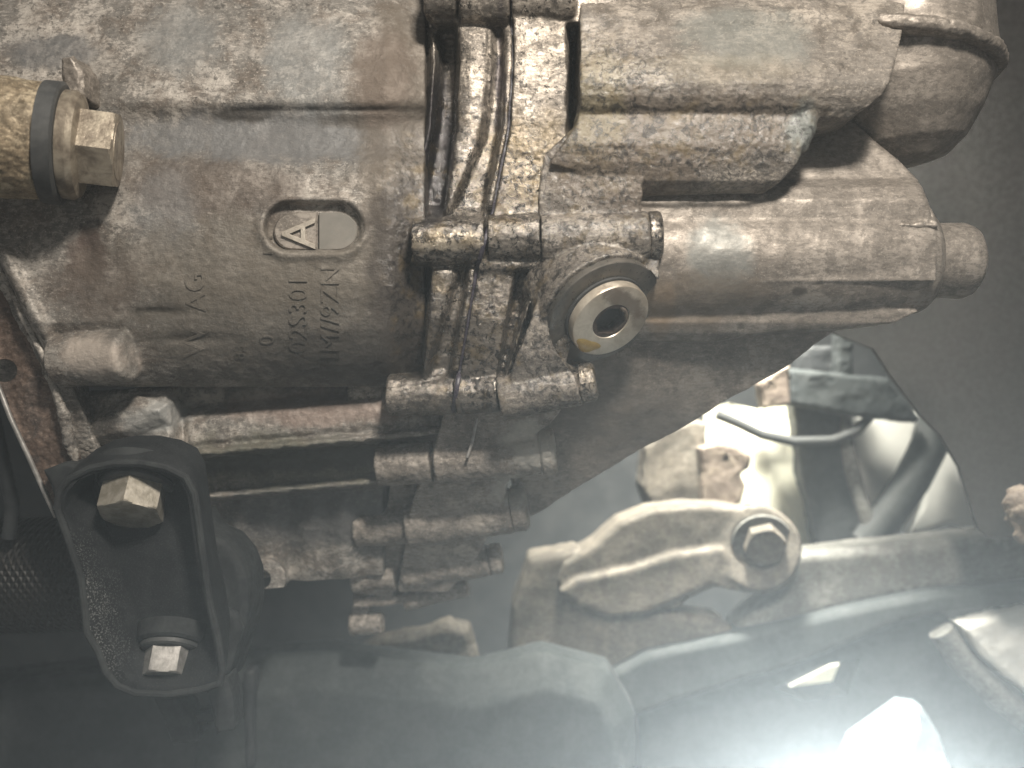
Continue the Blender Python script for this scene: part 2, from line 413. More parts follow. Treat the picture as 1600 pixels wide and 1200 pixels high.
def jx(y): return np.interp(y, [-60, 0, 100, 200, 340, 420, 640], [800, 800, 802, 795, 768, 745, 708])
def xl(y): return np.interp(y, [-80, 380, 540, 640, 700], [-120, -18, 62, 102, 118])
Py = [-80, 0, 60, 120, 160, 176, 186, 232, 262, 300, 350, 450, 520, 560, 585, 597, 606]
Pd = [125, 78, 46, 28, 20, 32, 40, 30, 10, 2, 0, 5, 20, 40, 62, 82, 100]
def f_up(x, y):
    yy = y + .045 * (x - 400) * sstep(y, 450, 600)
    d = np.interp(yy, Py, Pd)
    d2 = np.interp(yy + 9, Py, Pd); d3 = np.interp(yy - 9, Py, Pd); d = (d + d2 + d3) / 3
    # the groove under the upper band only runs right of the bolt
    g = sstep(x, 120, 230); d = d * g + (1 - g) * np.interp(yy, [-80, 0, 80, 300, 500, 606], [125, 78, 44, 14, 14, 92])
    d = d + 26 * sstep(x, 600, 670) * sstep(y, -50, 20) + 20 * sstep(x, 580, 660) * sstep(y, 330, 480)
    d = d + 100 * (1 - sstep(x, xl(y) - 7, xl(y) + 5))
    d = d - 14 * np.exp(-((x - xl(y) - 16) / 13.0) ** 2) * sstep(y, 330, 420)
    # oval pocket that holds the cast mark
    ax = np.clip(x, 452, 527); r = np.hypot(x - ax, (y - 354))
    d = d + 16 * (1 - sstep(r, 33, 40)) - 5 * np.exp(-((r - 45) / 7.0) ** 2)
    # a few dents and foundry scars
    for (cx, cy, rx, ry, h) in ((135, 390, 14, 26, 5), (245, 487, 45, 6, 5), (300, 530, 60, 8, 5), (410, 172, 70, 5, 4), (560, 172, 80, 4, 5), (455, 255, 60, 10, -4), (75, 20, 50, 30, -5)):
        d = d + h * np.exp(-((x - cx) / rx) ** 2 - ((y - cy) / ry) ** 2)
    return d
up = MB().sheet(-100, 664, -80, 604, 4, f_up, 130)
up.cyl((98, 562, 50), (206, 556, 22), 45, 41, rnd=9)                 # locating boss
left_housing = cast('left_housing', up, M['left'], gear, voxel=2.4, it=4, disp=((0.012, 1.8), (0.0025, 0.9)))

Ly = [560, 603, 622, 640, 676, 688, 691, 701, 704, 716, 750, 758, 761, 770, 773, 800, 900, 930, 942]
Ld = [170, 170, 168, 132, 124, 132, 108, 108, 190, 205, 205, 203, 172, 172, 236, 240, 285, 312, 330]
def f_lo(x, y):
    yy = y + .092 * (x - 450)
    d = np.interp(yy, Ly, Ld)
    fade = sstep(x, 598, 610) * (yy > 703) * 90
    d = d + 40 * (1 - sstep(x, 266, 300)) * (yy < 700)
    d = d + (8 * np.sin(x * .045) + 5 * np.sin(x * .11 + 2)) * (yy > 775) + fade
    return d
lo = MB().sheet(225, 690, 590, 950, 4, f_lo, 120)
# the end of the sheet below the last ledge is trimmed by the sloping lower edge
lo.cyl((418, 903, 330), (412, 907, 240), 46, 40)
lo.prism([(120, 612, 110), (262, 604, 100), (270, 690, 95), (262, 720, 110), (180, 730, 120), (130, 712, 120)], None, 140, 8)
lo.prism([(135, 650, 86), (205, 618, 78), (258, 628, 74), (262, 665, 82), (200, 690, 86), (120, 700, 100)], None, 120, 18)
hole = MB().cyl((411, 906, 350), (408, 905, 220), 17, 17)
lower_edge = MB().prism([(180, 962, 150), (390, 938, 150), (470, 934, 150), (548, 928, 150), (700, 915, 150), (720, 1050, 150), (180, 1050, 150)], None, 500)
lower_left = MB().prism([(180, 760, 60), (296, 760, 60), (310, 790, 60), (330, 830, 60), (340, 960, 60), (180, 990, 60)], None, 600)
cast('lower_housing', lo, M['left'], gear, voxel=2.6, it=3, disp=((0.012, 2.0), (0.003, 1.2)), cutters=(hole, lower_edge))

# diagonal mounting ear down the left edge, with its raised bright rib
ear = MB().prism([(-60, 300, 62), (-12, 372, 62), (52, 520, 62), (96, 640, 66), (112, 700, 72), (122, 745, 80), (100, 812, 92), (84, 800, 90), (44, 712, 82), (16, 648, 76), (-2, 600, 70), (-60, 590, 64)], None, 46)
cast('mounting_ear', ear, M['rust'] if False else cast_metal('rusty_stained_ear', (.26, .20, .165), (.15, .105, .08), (.06, .05, .045), seed=30, pits=.5, rough=.6, grain=.7), gear, voxel=2.2, it=3,
     cutters=(MB().cyl((8, 580, 140), (6, 578, 30), 19, 19),))
rb = MB(); pth = [(-26, 350, 32), (2, 420, 30), (34, 485, 32), (62, 545, 36), (84, 600, 42), (99, 645, 50), (108, 690, 62), (118, 722, 74)]
rb.tube([W(*p) for p in pth], [6, 7, 6, 5.5, 6, 8, 9, 7])
rb.ribbon([(340, -60, 20, 50), (420, -20, 32, 44), (545, 50, 90, 50), (600, 74, 112, 60), (650, 92, 132, 72), (700, 104, 150, 92), (722, 116, 160, 104)], 60, 4)
cast('ear_rib', rb, M['left'], gear, voxel=1.6, it=3)
tube = MB().tube([W(*p) for p in [(-4, 600, 60), (16, 652, 60), (44, 712, 66), (70, 770, 72), (88, 808, 80)]], 4)
tube.build('ear_edge', M['bolt2'], gear)

# cast mark: raised half-oval with the letter A and the flat insert beside it
def oval(x0, x1, yc, r, flat=None, n=14):
    p = []
    for i in range(n + 1):
        a = math.pi / 2 + math.pi * i / n; p.append((x0 + r * math.cos(a), yc - r * math.sin(a)))
    if flat is None:
        for i in range(n + 1):
            a = -math.pi / 2 + math.pi * i / n; p.append((x1 + r * math.cos(a), yc - r * math.sin(a)))
    return p
hl = oval(457, 0, 361, 30, True) + [(496, 391), (496, 331)]
MB().prism([(x, y, 8) for x, y in hl], None, 12, 3).build('cast_mark_pad', M['cover'], gear)
hr = [(498, 390), (498, 332)] + [(527 + 31 * math.cos(a), 361 - 29.5 * math.sin(a)) for a in np.linspace(math.pi / 2, -math.pi / 2, 15)]
MB().prism([(x, y, 10) for x, y in hr], None, 12, 1.5).build('cast_mark_insert', plain('smooth_grey_insert', (.17, .16, .14), (.22, .2, .175), .55, .2, 60, .15), gear)

def emboss(txt, x, y, size, rot, name, h=3.0, surf=f_up, sx=1.0, mat=None, weight=.0):
    cu = bpy.data.curves.new(name, 'FONT'); cu.body = txt; cu.size = size; cu.extrude = 0.5; cu.offset = weight
    cu.align_x = 'LEFT'; cu.resolution_u = 3; cu.bevel_depth = 0.0
    o = bpy.data.objects.new('t', cu); sc.collection.objects.link(o)
    dg = bpy.context.evaluated_depsgraph_get(); dg.update()
    me = bpy.data.meshes.new_from_object(o.evaluated_get(dg)); bpy.data.objects.remove(o)
    c, s_ = math.cos(rot), math.sin(rot)
    for v in me.vertices:
        u, w_, e = v.co.x * sx, v.co.y, v.co.z
        px = x + u * c - w_ * s_; py = y - (u * s_ + w_ * c)
        top = e > 0
        k = 0.0 if top else 0.0
        dd = float(surf(np.array([px]), np.array([py]))[0])
        v.co = W(px, py, dd - (h if top else -4))
    me.update()
    bm = bmesh.new(); bm.from_mesh(me); bmesh.ops.remove_doubles(bm, verts=bm.verts, dist=1e-7)
    bmesh.ops.recalc_face_normals(bm, faces=bm.faces)
    ed = [e for e in bm.edges if len(e.link_faces) == 2 and e.calc_face_angle(0) > R(60)]
    bmesh.ops.bevel(bm, geom=ed, offset=.5 * S, segments=1, affect='EDGES', clamp_overlap=True)
    bm.to_mesh(me); bm.free()
    me.shade_flat()
    return link(name, me, mat or M['left'], gear)
emboss('A', 492, 389, 76, R(90), 'embossed_letter', 5, lambda x, y: x * 0 + 8, .95, plain('pale_letter', (.34, .30, .25), (.50, .45, .38), .45, .4, 300, .4), .35)  # letter in a paler tone than its pad
emboss('AG', 322, 487, 46, R(93), 'embossed_lettering', 1.95)
emboss('W', 320, 560, 50, R(90), 'embossed_lettering', 1.38)
emboss('83', 382, 562, 24, R(90), 'embossed_lettering', 1.49)
emboss('0', 428, 540, 34, R(90), 'embossed_lettering', 1.84)
emboss('02S301', 480, 552, 42, R(90), 'embossed_lettering', 2.06)
emboss('IM//9ZN', 530, 562, 42, R(90), 'embossed_lettering', 1.95)
emboss('I I', 426, 400, 22, R(90), 'embossed_lettering', 1.84, sx=2)

# ---- flange: left half, sealant joint, right half
def gd(y): return np.interp(y, [-60, 0, 378, 500, 618, 660], [25, 12, 0, 10, 38, 62])
def f_fl(x, y):
    u = x - jx(y); b = gd(y)
    ins = sstep(y, 30, 60) * (1 - sstep(y, 320, 345)) + sstep(y, 408, 428) * (1 - sstep(y, 575, 595))
    wL = np.interp(y, [40, 200, 330, 430, 580], [-88, -84, -76, -72, -60]); wR = np.interp(y, [40, 120, 220, 330, 430, 580], [-34, -34, -40, -66, -30, -50])
    strip = sstep(u, wL - 3, wL + 3)
    d = 95 * (1 - strip)
    d = d + 26 * sstep(u, wR - 6, wR + 10) * (1 - sstep(u, -18, -12)) * strip
    d = d + 10 * strip * ((u - (wL + wR) / 2) / 30) ** 2 * (u < wR)
    d = d - 6 * sstep(u, -12, -9)
    # narrow upright rib in the dark channel
    d = d - 48 * np.exp(-((u + 124) / 10.0) ** 2) * (y < 330)
    lim = np.interp(y, [20, 60], [-136, -110])
    return b + d * ins + (10 + 90 * (1 - sstep(u, lim - 4, lim + 2))) * (1 - ins)
fl = MB().sheet(-170, -2, -70, 642, 3.5, f_fl, 70, lambda u, y: (u + jx(y), y))
ysj = list(range(-90, 680, 20))
fl.cyl((648, 379, 12), (759, 375, 8), 38, 38)
fl.cyl((608, 619, 68), (712, 616, 62), 33, 33)
fl.cyl((668, -8, 30), (716, -8, 26), 40, 42)
fl.cyl((722, -4, 24), (797, -4, 22), 46, 46)
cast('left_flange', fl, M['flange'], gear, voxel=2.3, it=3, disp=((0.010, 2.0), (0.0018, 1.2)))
def bulge(y): return (30 * math.sqrt(max(0, 1 - ((y - 378) / 38) ** 2)) if abs(y - 378) < 38 else 0) + (24 * math.sqrt(max(0, 1 - ((y - 616) / 33) ** 2)) if abs(y - 616) < 33 else 0)
gk = MB().ribbon([(y, float(jx(y)) - 3.6, float(jx(y)) + 3.6, float(gd(y)) + 2 - bulge(y)) for y in range(-66, 648, 4)], 60, 2)
cast('sealant_joint', gk, M['sealant'], gear, voxel=1.6, it=2, disp=((.01, 1.2),))

def f_fr(x, y):
    u = x - jx(y); b = gd(y) - 14
    d = 5 * sstep(u, 40, 88) * (y < 340)
    ins = sstep(y, 36, 46) * (1 - sstep(y, 185, 215)); e = np.interp(y, [30, 120, 215], [84, 86, 92])
    d = d + 120 * ins * sstep(u, e, e + 4)
    lo_ = sstep(y, 418, 430)
    ln = np.interp(y, [420, 640], [97, 66]); wd_ = np.interp(y, [420, 520, 645], [34, 22, 2])
    plate = 14 * (1 - sstep(u, ln - 2, ln + 2)) 
    slot = 50 * sstep(u, ln - wd_ - 4, ln - wd_ + 4) * (1 - sstep(u, ln - 6, ln - 3)) + 55 * sstep(u, ln + 3, ln + 6) * (1 - sstep(u, ln + wd_ * .55, ln + wd_ * .55 + 6))
    d = d * (1 - lo_) + lo_ * (plate + slot - 6)
    return b + d
fr = MB().sheet(2, 168, -70, 644, 3.5, f_fr, 80, lambda u, y: (u + jx(y), y - np.clip(u + jx(y) - 775, 0, 200) * .16 * sstep(y, 520, 640)))
fr.cyl((764, 374, 4), (845, 371, 0), 38, 38)
fr.cyl((715, 616, 52), (780, 612, 44), 33, 33)
fr.cyl((802, -6, 20), (900, -6, 16), 47, 47, rnd=10)
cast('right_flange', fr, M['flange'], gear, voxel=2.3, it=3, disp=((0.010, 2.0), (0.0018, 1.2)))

# ---- right housing: upper barrel, oily lump below it, wet bosses
AX = Vector((0.38, -0.67, -0.63)).normalized()
PC = W(945, 490, 0)
rh = MB()
A0 = W(907, 58, 110)
rh.ribbon([(-90, 907, 1412, 70), (-40, 907, 1416, 40), (0, 907, 1416, 8), (20, 907, 1414, -10), (30, 907, 1413, -13), (42, 907, 1411, -12), (80, 907, 1404, -32), (110, 907, 1396, -48), (130, 907, 1388, -54), (150, 907, 1376, -51), (166, 907, 1356, -44), (184, 907, 1325, -30), (200, 907, 1280, 0), (206, 907, 1262, 20)], 230, 14, 4)
rh.ribbon([(160, 905, 1010, -24, -30), (200, 896, 1010, -22, -34), (240, 850, 1008, -18, -34), (300, 842, 1004, -18, -28), (330, 842, 1000, -16, -22), (350, 842, 996, -14, -18)], 150, 10, 4)
rh.ribbon([(150, 907, 1266, -28), (168, 907, 1270, -32), (195, 900, 1266, -38), (225, 880, 1258, -40), (255, 858, 1246, -34), (282, 950, 1222, -24), (298, 950, 1198, -8), (308, 950, 1010, 8), (345, 950, 1000, 12)], 170, 12, 5)
rh.tube([W(*p) for p in [(1262, 122, -2), (1262, 155, -20), (1258, 200, -28), (1248, 235, -22)]], [16, 20, 17, 12])
# body that carries the drain plug
rh.ribbon([(330, 850, 1010, -12), (400, 850, 1030, -18), (440, 846, 1030, -26), (500, 830, 1000, -26), (560, 806, 930, -14), (600, 795, 905, 6), (636, 786, 900, 22)], 150, 8, 4)
rh.lathe(PC - AX * 90 * S, AX, [(0, 104), (80, 103)], 56)
rh.cyl((846, 376, -2), (1012, 370, -6), 40, 40, rnd=4)
rh.cyl((784, 622, 36), (905, 600, 16), 36, 34, rnd=4)
spot = MB().lathe(PC, AX, [(0, 97), (220, 97)], 64)
slotc = MB().prism([(888, 30), (906, 30), (904, 110), (897, 175), (890, 205), (886, 170), (886, 90)], -150, 330)
cast('right_housing', rh, M['right'], gear, voxel=2.4, it=4, disp=((0.012, 2.0), (0.002, 1.3)), cutters=(spot,))
sd = MB().lathe(PC, AX, [(-16, 96), (-1, 96), (0.6, 94.5), (.6, 30), (-16, 30)], 64); sd.build('plug_seat', M['seat'], gear)
# boss ends
def cap(c, tip, r, groove=5, name='boss_end', mat='flange'):
    A = W(*c); B = W(*tip); L = (B - A).length / S
    return cast(name, MB().lathe(A, B - A, [(-4, r - groove), (3, r - groove), (6, r), (L - 7, r), (L - 2, r - 3), (L, r - 8)], 48), M[mat], gear, voxel=1.6, it=1, disp=((.002, 1.2),))
cap((1008, 370, -6), (1034, 369, -7), 39)
cap((902, 600, 16), (932, 596, 12), 31)

# ---- rear cover, nub, dome, lower pan
cv = MB()
cv.ribbon([(178, 1236, 1325, 95), (200, 1180, 1345, 84), (240, 1120, 1392, 66), (280, 1050, 1434, 50), (292, 1020, 1442, 26), (312, 1000, 1450, 12), (345, 985, 1460, 10), (400, 975, 1464, 0), (440, 960, 1464, 0)], 180, 12)
cv.lathe(W(960, 415, 95), Vector((1, 0, .02)), [(0, 104), (200, 103), (400, 100), (478, 96), (505, 88), (520, 72), (527, 50)], 64)
cv.ribbon([(300, 985, 1200, 14), (318, 985, 1170, 6), (326, 985, 1160, 20)], 60)
cv.ribbon([(485, 985, 1440, 42), (505, 985, 1400, 44), (520, 985, 1200, 56), (534, 985, 1120, 74)], 90)
cast('rear_cover', cv, M['cover'], gear, voxel=2.6, it=6, disp=((0.03, 5.0), (0.002, .4)))
cast('cover_web', MB().ribbon([(292, 1405, 1440, 28), (340, 1395, 1462, 14), (352, 1395, 1466, 4), (362, 1395, 1466, 16)], 60), M['cover'], gear, voxel=2, it=4)
cast('cover_nub', MB().lathe(W(1440, 408, 120), (1, 0, 0), [(0, 63), (66, 63), (80, 58), (88, 48), (92, 34)], 56), M['cover'], gear, voxel=2.4, it=4, disp=((.02, 3),))
dm = MB().lathe(W(1385, -70, 150), Vector((.10, 0, -1)), [(0, 150), (150, 158), (190, 157), (240, 148), (290, 126), (330, 96), (356, 60), (366, 20)], 72)
cast('end_dome', dm, M['cover'], gear, voxel=2.8, it=5, disp=((.03, 6),))
ring = MB()
C0 = W(1388, 96, 150); n_ = Vector((.15, -.02, 1)).normalized(); u_ = n_.orthogonal().normalized(); w_ = n_.cross(u_)
ring.lathe(C0, n_, [(-12, 160), (-10, 178), (-4, 184), (6, 184), (12, 178), (15, 160)], 72)
cast('dome_ring', ring, M['cover'], gear, voxel=2.4, it=3)
pan = MB().ribbon([(496, 905, 1330, 70, 96), (530, 905, 1282, 86, 110), (572, 860, 1232, 104, 130), (640, 800, 1118, 140, 165), (700, 790, 1010, 185, 205), (760, 800, 905, 235, 240), (806, 770, 832, 275, 270)], 60, 10)
cast('lower_pan', pan, M['cover'], gear, voxel=3.0, it=5, disp=((.03, 6), (.004, .8)))

# ---- lower flange stack receding under the box
def gl(y): return float(np.interp(y, [640, 700, 760, 830, 900, 960, 1000], [72, 112, 165, 235, 300, 350, 380]))
lf = MB()
lf.ribbon([(y, a, b, gl(y)) for y, a, b in ((636, 694, 880), (660, 690, 860), (700, 678, 812), (740, 664, 800), (760, 652, 792), (800, 640, 780), (830, 634, 764), (870, 630, 745), (900, 624, 722), (925, 622, 700))], 110, 8)
lf.cyl((684, 722, 150), (846, 706, 130), 40, 39, rnd=3)
lf.cyl((640, 822, 255), (800, 797, 235), 42, 41, rnd=3)
lf.cyl((632, 895, 330), (765, 874, 310), 31, 30, rnd=3)
lf.cyl((632, 938, 370), (732, 918, 360), 20, 18, rnd=3)
cast('lower_flange', lf, M['low'], gear, voxel=2.4, it=4, disp=((0.01, 3.0), (0.002, 1.6)))
lw = MB()
lw.ribbon([(745, 612, 650, 215), (800, 604, 646, 268), (930, 566, 612, 345)], 60)
lw.cyl((592, 727, 165), (676, 722, 155), 36, 36)
lw.cyl((558, 826, 275), (640, 822, 265), 33, 33)
lw.ribbon([(770, 552, 575, 270), (860, 556, 580, 330), (990, 548, 570, 385)], 40)
lw.cyl((552, 900, 345), (620, 896, 340), 32, 32)
lw.prism([(550, 934, 350), (640, 930, 350), (664, 932, 350), (664, 940, 350), (600, 948, 350), (552, 950, 350)], None, 60)
lw.cyl((548, 976, 385), (598, 973, 380), 21, 21, rnd=3)
cast('lower_flange_rim', lw, M['low'], gear, voxel=2.2, it=4, disp=((0.01, 3.0), (0.002, 1.6)))
MB().tube([W(745, 652, 66), W(738, 690, 96), W(730, 715, 92)], 2.5, 8).build('casting_seam', M['bolt2'], gear)
for c, tp, r in (((842, 706, 130), (868, 703, 128), 41), ((797, 797, 235), (824, 794, 232), 40), ((763, 874, 310), (785, 871, 308), 29)):
    cap(c, tp, r, 5, mat='low')

# ---- drain plug
dp = MB().lathe(PC, AX, [(-1, 69), (5, 69), (5.5, 60), (2, 40)], 64).build('plug_washer', M['rubber'], gear)
pl = MB(); base = PC + AX * 5 * S
u0 = (Vector((1, 0, 0)) - AX * AX.x).normalized(); w0 = AX.cross(u0)
def ringpts(r, t_, hexa=False, n=96):
    o = []
    for i in range(n):
        q = 2 * math.pi * i / n; rr = r
        if hexa:
            m = ((q + .3) % (math.pi / 3)) - math.pi / 6; rr = r * math.cos(math.pi / 6) / math.cos(m)
        o.append(base + AX * t_ * S + (u0 * math.cos(q) + w0 * math.sin(q)) * rr * S)
    return o
pl.loft([ringpts(64, 0), ringpts(66, 1.5), ringpts(66, 14), ringpts(64.8, 16), ringpts(62.5, 16.8), ringpts(32, 16.6), ringpts(31, 15), ringpts(30.5, 10), ringpts(30, 4)], cap=False)
plug = pl.build('drain_plug', M['plug'], gear, smooth=35)
MB().loft([ringpts(34, 5), ringpts(33, 14.6), ringpts(30.5, 15.2), ringpts(27, 14.6, True), ringpts(27, -34, True), ringpts(10, -40)], cap0=False).build('hex_socket', plain('shade_dark_socket', (.05, .038, .03), (.13, .095, .075), .4, .5, 150, .4), plug, smooth=25)  # dark socket colour paints in the shade of the hole
# rusty shaving and the oil drop on the rim
MB().tube([base + AX * 14 * S + (u0 * math.cos(a) + w0 * math.sin(a)) * r * S for a, r in ((-.2, 29), (.1, 27), (.4, 28), (.7, 26), (1.0, 28))], [2.5, 4, 3, 4.5, 2], 8).build('rust_flake', M['rust'], plug)
dr = MB(); C = None
def on_plug(px, py, t_=16.9):
    o = W(px, py, 0); cam_ = Vector((0, -D * S, 0)); dr_ = (o - cam_).normalized(); q = base + AX * t_ * S
    return cam_ + dr_ * ((q - cam_).dot(AX) / dr_.dot(AX))
oc = on_plug(918, 540)
rows = []
for h, rr in ((0, 1.0), (1.2, .95), (2.4, .8), (3.2, .5), (3.5, .12)):
    rows.append([oc + AX * (h - .3) * S + ((on_plug(935, 545) - oc).normalized() * math.cos(q) * 24 + AX.cross((on_plug(935, 545) - oc).normalized()) * math.sin(q) * 11) * rr * (1 + .18 * math.sin(3 * q)) * S for q in (2 * math.pi * i / 32 for i in range(32))])
MB().loft(rows).build('oil_drop', M['oil'], plug)

# ---- big side bolt at the upper left
ax = Vector((1, .26, -.07)).normalized(); b0 = W(4, 214, -75)
MB().lathe(b0 - ax * 140 * S, ax, [(0, 92), (60, 90), (185, 84), (196, 80)], 56)
cast('side_bolt_boss', MB().lathe(b0 - ax * 140 * S, ax, [(0, 92), (60, 90), (196, 86), (200, 80)], 56), M['brass'] if False else cast_metal('yellow_stained_boss', (.50, .42, .30), (.26, .20, .13), (.10, .08, .055), seed=40, pits=.5, rough=.5, grain=.7), gear, voxel=2.4, it=3)
cast('side_bolt_lug', MB().prism([(92, 88, -30), (112, 84, -30), (128, 110, -28), (130, 150, -26), (100, 152, -26), (92, 120, -26)], None, 60, 6), M['cover'], gear, voxel=1.8, it=3)
MB().lathe(b0 + ax * 58 * S, ax, [(0, 70), (1, 90), (24, 91), (27, 86)], 64).build('rubber_washer', M['rubber'], gear)
sb = MB().lathe(b0 + ax * 84 * S, ax, [(0, 74), (2, 80), (16, 81), (24, 76), (27, 66), (28, 40)], 64).build('side_bolt_washer', M['brass'], gear)
h_ = MB(); hexprof(h_, b0 + ax * 108 * S, ax, 62, 0, 52, (0, .35, 1), 8); h_.lathe(b0 + ax * 112 * S, ax, [(0, 46), (49, 44)], 32)
h_.build('side_bolt', M['brass'], gear, smooth=25)

# ================================================================ TORQUE MOUNT (black stadium-shaped arm)
mt = thing('torque_mount', 'black stadium-shaped steel mount with two hex bolts inside, below the gearbox on the left', 'engine mount', W(230, 1080, 60))
outer = [(86, 792), (90, 765), (106, 744), (140, 727), (180, 719), (222, 719), (262, 727), (292, 742), (306, 768), (311, 800), (320, 870), (330, 940), (344, 1000), (352, 1050), (346, 1072), (318, 1082), (262, 1090), (212, 1087), (184, 1076), (164, 1052), (152, 1020), (134, 990), (132, 960), (124, 900), (104, 840)]
inner = [(100, 800), (106, 772), (124, 753), (152, 741), (184, 734), (222, 734), (256, 741), (280, 754), (292, 776), (296, 805), (306, 875), (318, 945), (332, 1005), (338, 1044), (330, 1060), (306, 1069), (262, 1075), (224, 1072), (204, 1062), (190, 1042), (176, 1010), (160, 975), (150, 940), (138, 890), (118, 840)]
dF = -70
def loopW(pts, d): return [W(x, y, d) for x, y in pts]
fo = loopW(outer, dF); fi = loopW(inner, dF)
MV = Vector((-.06, 1, .62))
def sh(vs, t_): return [v + MV * t_ * S for v in vs]
def scl(vs, k):
    c = sum(vs, Vector()) / len(vs); return [c + (v - c) * k for v in vs]
mb = MB(); n = len(fo)
# wall ring: outer wall, front lip and inner wall down to the cavity floor
mb.loft([sh(scl(fo, .90), 80), sh(scl(fo, .96), 40), sh(fo, 7), sh(scl(fo, .995), 2), scl(fo, .985), scl(fi, 1.02), sh(scl(fi, 1.005), 3), sh(fi, 8), sh(scl(fi, .86), 62)])
wall = mb.build('mount_shell', M['dusty'], mt, smooth=40)
# raised bead round the rim
sp = MB().tube(fo_ := [v + Vector((0, -1 * S, 0)) for v in scl(fo, .975)] + [scl(fo, .975)[0] + Vector((0, -1 * S, 0))], 5.5, 8)
sp.build('mount_rim', M['black'], mt)
lobe = MB().prism([(300, 800), (322, 834), (350, 846), (372, 872), (384, 905), (385, 955), (378, 995), (364, 1030), (350, 1075), (330, 1080), (300, 1040)], 40, 110, 8)
cast('bushing_lobe', lobe, M['black'], mt, voxel=2.6, it=4, disp=((.03, 3),))
led = MB().prism([(328, 946), (352, 948), (368, 960), (376, 985), (362, 1040), (352, 1072), (340, 1040), (334, 990)], 26, 50, 6)
cast('lobe_ledge', led, M['black'], mt, voxel=2.2, it=3, disp=((.03, 3),))
cast('mount_shoulder', MB().prism([(66, 735), (100, 722), (140, 730), (130, 760), (104, 800), (84, 790), (78, 760)], 40, 80, 6), M['black'], mt, voxel=2.4, it=3, disp=((.03, 3),))
for pts in ([(232, 1084), (272, 1088), (300, 1130), (306, 1160), (268, 1166), (255, 1130)], [(318, 1074), (352, 1060), (362, 1090), (364, 1142), (338, 1148), (330, 1110)]):
    cast('mount_leg', MB().prism(pts, 0, 60, 6), M['black'], mt, voxel=2.2, it=3, disp=((.03, 3),))
MB().prism([(286, 1118), (350, 1114), (352, 1126), (290, 1130)], 20, 40).build('mount_crossbar', M['black'], mt)
ba = Vector((0.02, -0.56, -0.83)).normalized()
def hexbolt(px, py, d, r, L, mat, name, wr, ref):
    c = W(px, py, d)     # centre of the outer face
    p0 = c - ba * L * S
    b = MB(); hexprof(b, p0, ba, r, 0, L, ref, 7)
    bo = b.build(name, mat, mt, smooth=25)
    w = MB().lathe(p0 - ba * 9 * S, ba, [(0, wr), (6, wr), (9, wr - 3), (10, r * .9)], 56).build('washer', M['rubber'], bo)
    MB().lathe(p0 - ba * 14 * S, ba, [(-24, wr * 1.2), (0, wr * 1.14), (4, wr * 1.06)], 56).build('bolt_pad', M['black'], mt)
hexbolt(203, 806, -42, 50, 44, M['bolt'], 'hex_bolt', 55, (0.06, 0, 1))
hexbolt(258, 1060, -40, 40, 40, M['bolt2'], 'hex_bolt', 46, (-.22, 0, 1))

# ================================================================ BACKGROUND THINGS
br = thing('suspension_bracket', 'pale dusty cast bracket with a round bolt at its right end, behind the gearbox', 'bracket', W(1040, 960, 700))
body = MB().prism([(x, y, 620) for x, y in [(880, 880), (930, 850), (970, 815), (1020, 796), (1080, 790), (1140, 792), (1190, 802), (1228, 826), (1248, 860), (1250, 892), (1236, 918), (1206, 930), (1165, 928), (1120, 918), (1090, 930), (1060, 952), (1000, 962), (930, 965), (886, 945), (870, 910)]], None, 130, 8)
body.prism([(x, y, 604) for x, y in [(872, 925), (900, 905), (985, 888), (1050, 866), (1130, 856), (1150, 880), (1190, 900), (1236, 900), (1228, 920), (1195, 932), (1150, 922), (1110, 915), (1070, 934), (1010, 960), (950, 965), (905, 950)]], None, 80, 6)
body.cyl((1184, 856, 640), (1184, 856, 596), 96, 92)
cast('bracket_body', body, M['bgcast'], br, voxel=4.5, it=4, disp=((.03, 3),), cutters=(MB().cyl((1075, 941, 640), (1075, 941, 540), 14, 14), MB().cyl((1186, 848, 603), (1186, 848, 500), 62, 62)))
cast('bracket_foot', MB().prism([(x, y, 632) for x, y in [(826, 872), (900, 858), (960, 880), (1010, 950), (1130, 970), (1160, 998), (1060, 1040), (1000, 1060), (960, 1090), (900, 1150), (840, 1140), (790, 1060), (800, 950)]], None, 120, 14), M['bgcast'], br, voxel=6, it=8, disp=((.03, 5),))
hb = MB(); hexprof(hb, W(1192, 842, 606), Vector((-.1, -1, -.3)), 46, 0, 44, (1, 0, .3), 8); hb.build('bracket_bolt', M['bgcast'], br, smooth=25)
MB().lathe(W(1190, 846, 606), Vector((-.1, -1, -.3)), [(0, 66), (8, 64), (9, 50)], 40).build('washer', M['frame'], br)

knu = thing('steering_knuckle', 'grey-brown cast lump with toothed edge and small hole, left of the cream plastic sheet', 'knuckle', W(1060, 800, 760))
cast('knuckle_body', MB().prism([(x, y, 780) for x, y in [(1016, 800), (1004, 760), (1010, 700), (1030, 672), (1080, 655), (1110, 660), (1104, 720), (1110, 800)]], None, 120, 10), M['bgcast'], knu, voxel=5, it=4, disp=((.03, 8),))
cast('knuckle_tooth', MB().prism([(x, y, 740) for x, y in [(1096, 790), (1100, 740), (1092, 700), (1120, 690), (1152, 697), (1176, 712), (1172, 732), (1158, 742), (1170, 760), (1160, 786), (1130, 800)]], None, 60, 8), M['rust'], knu, voxel=4, it=2, disp=((.03, 8),), cutters=(MB().cyl((1134, 716, 770), (1134, 716, 680), 8, 8),))

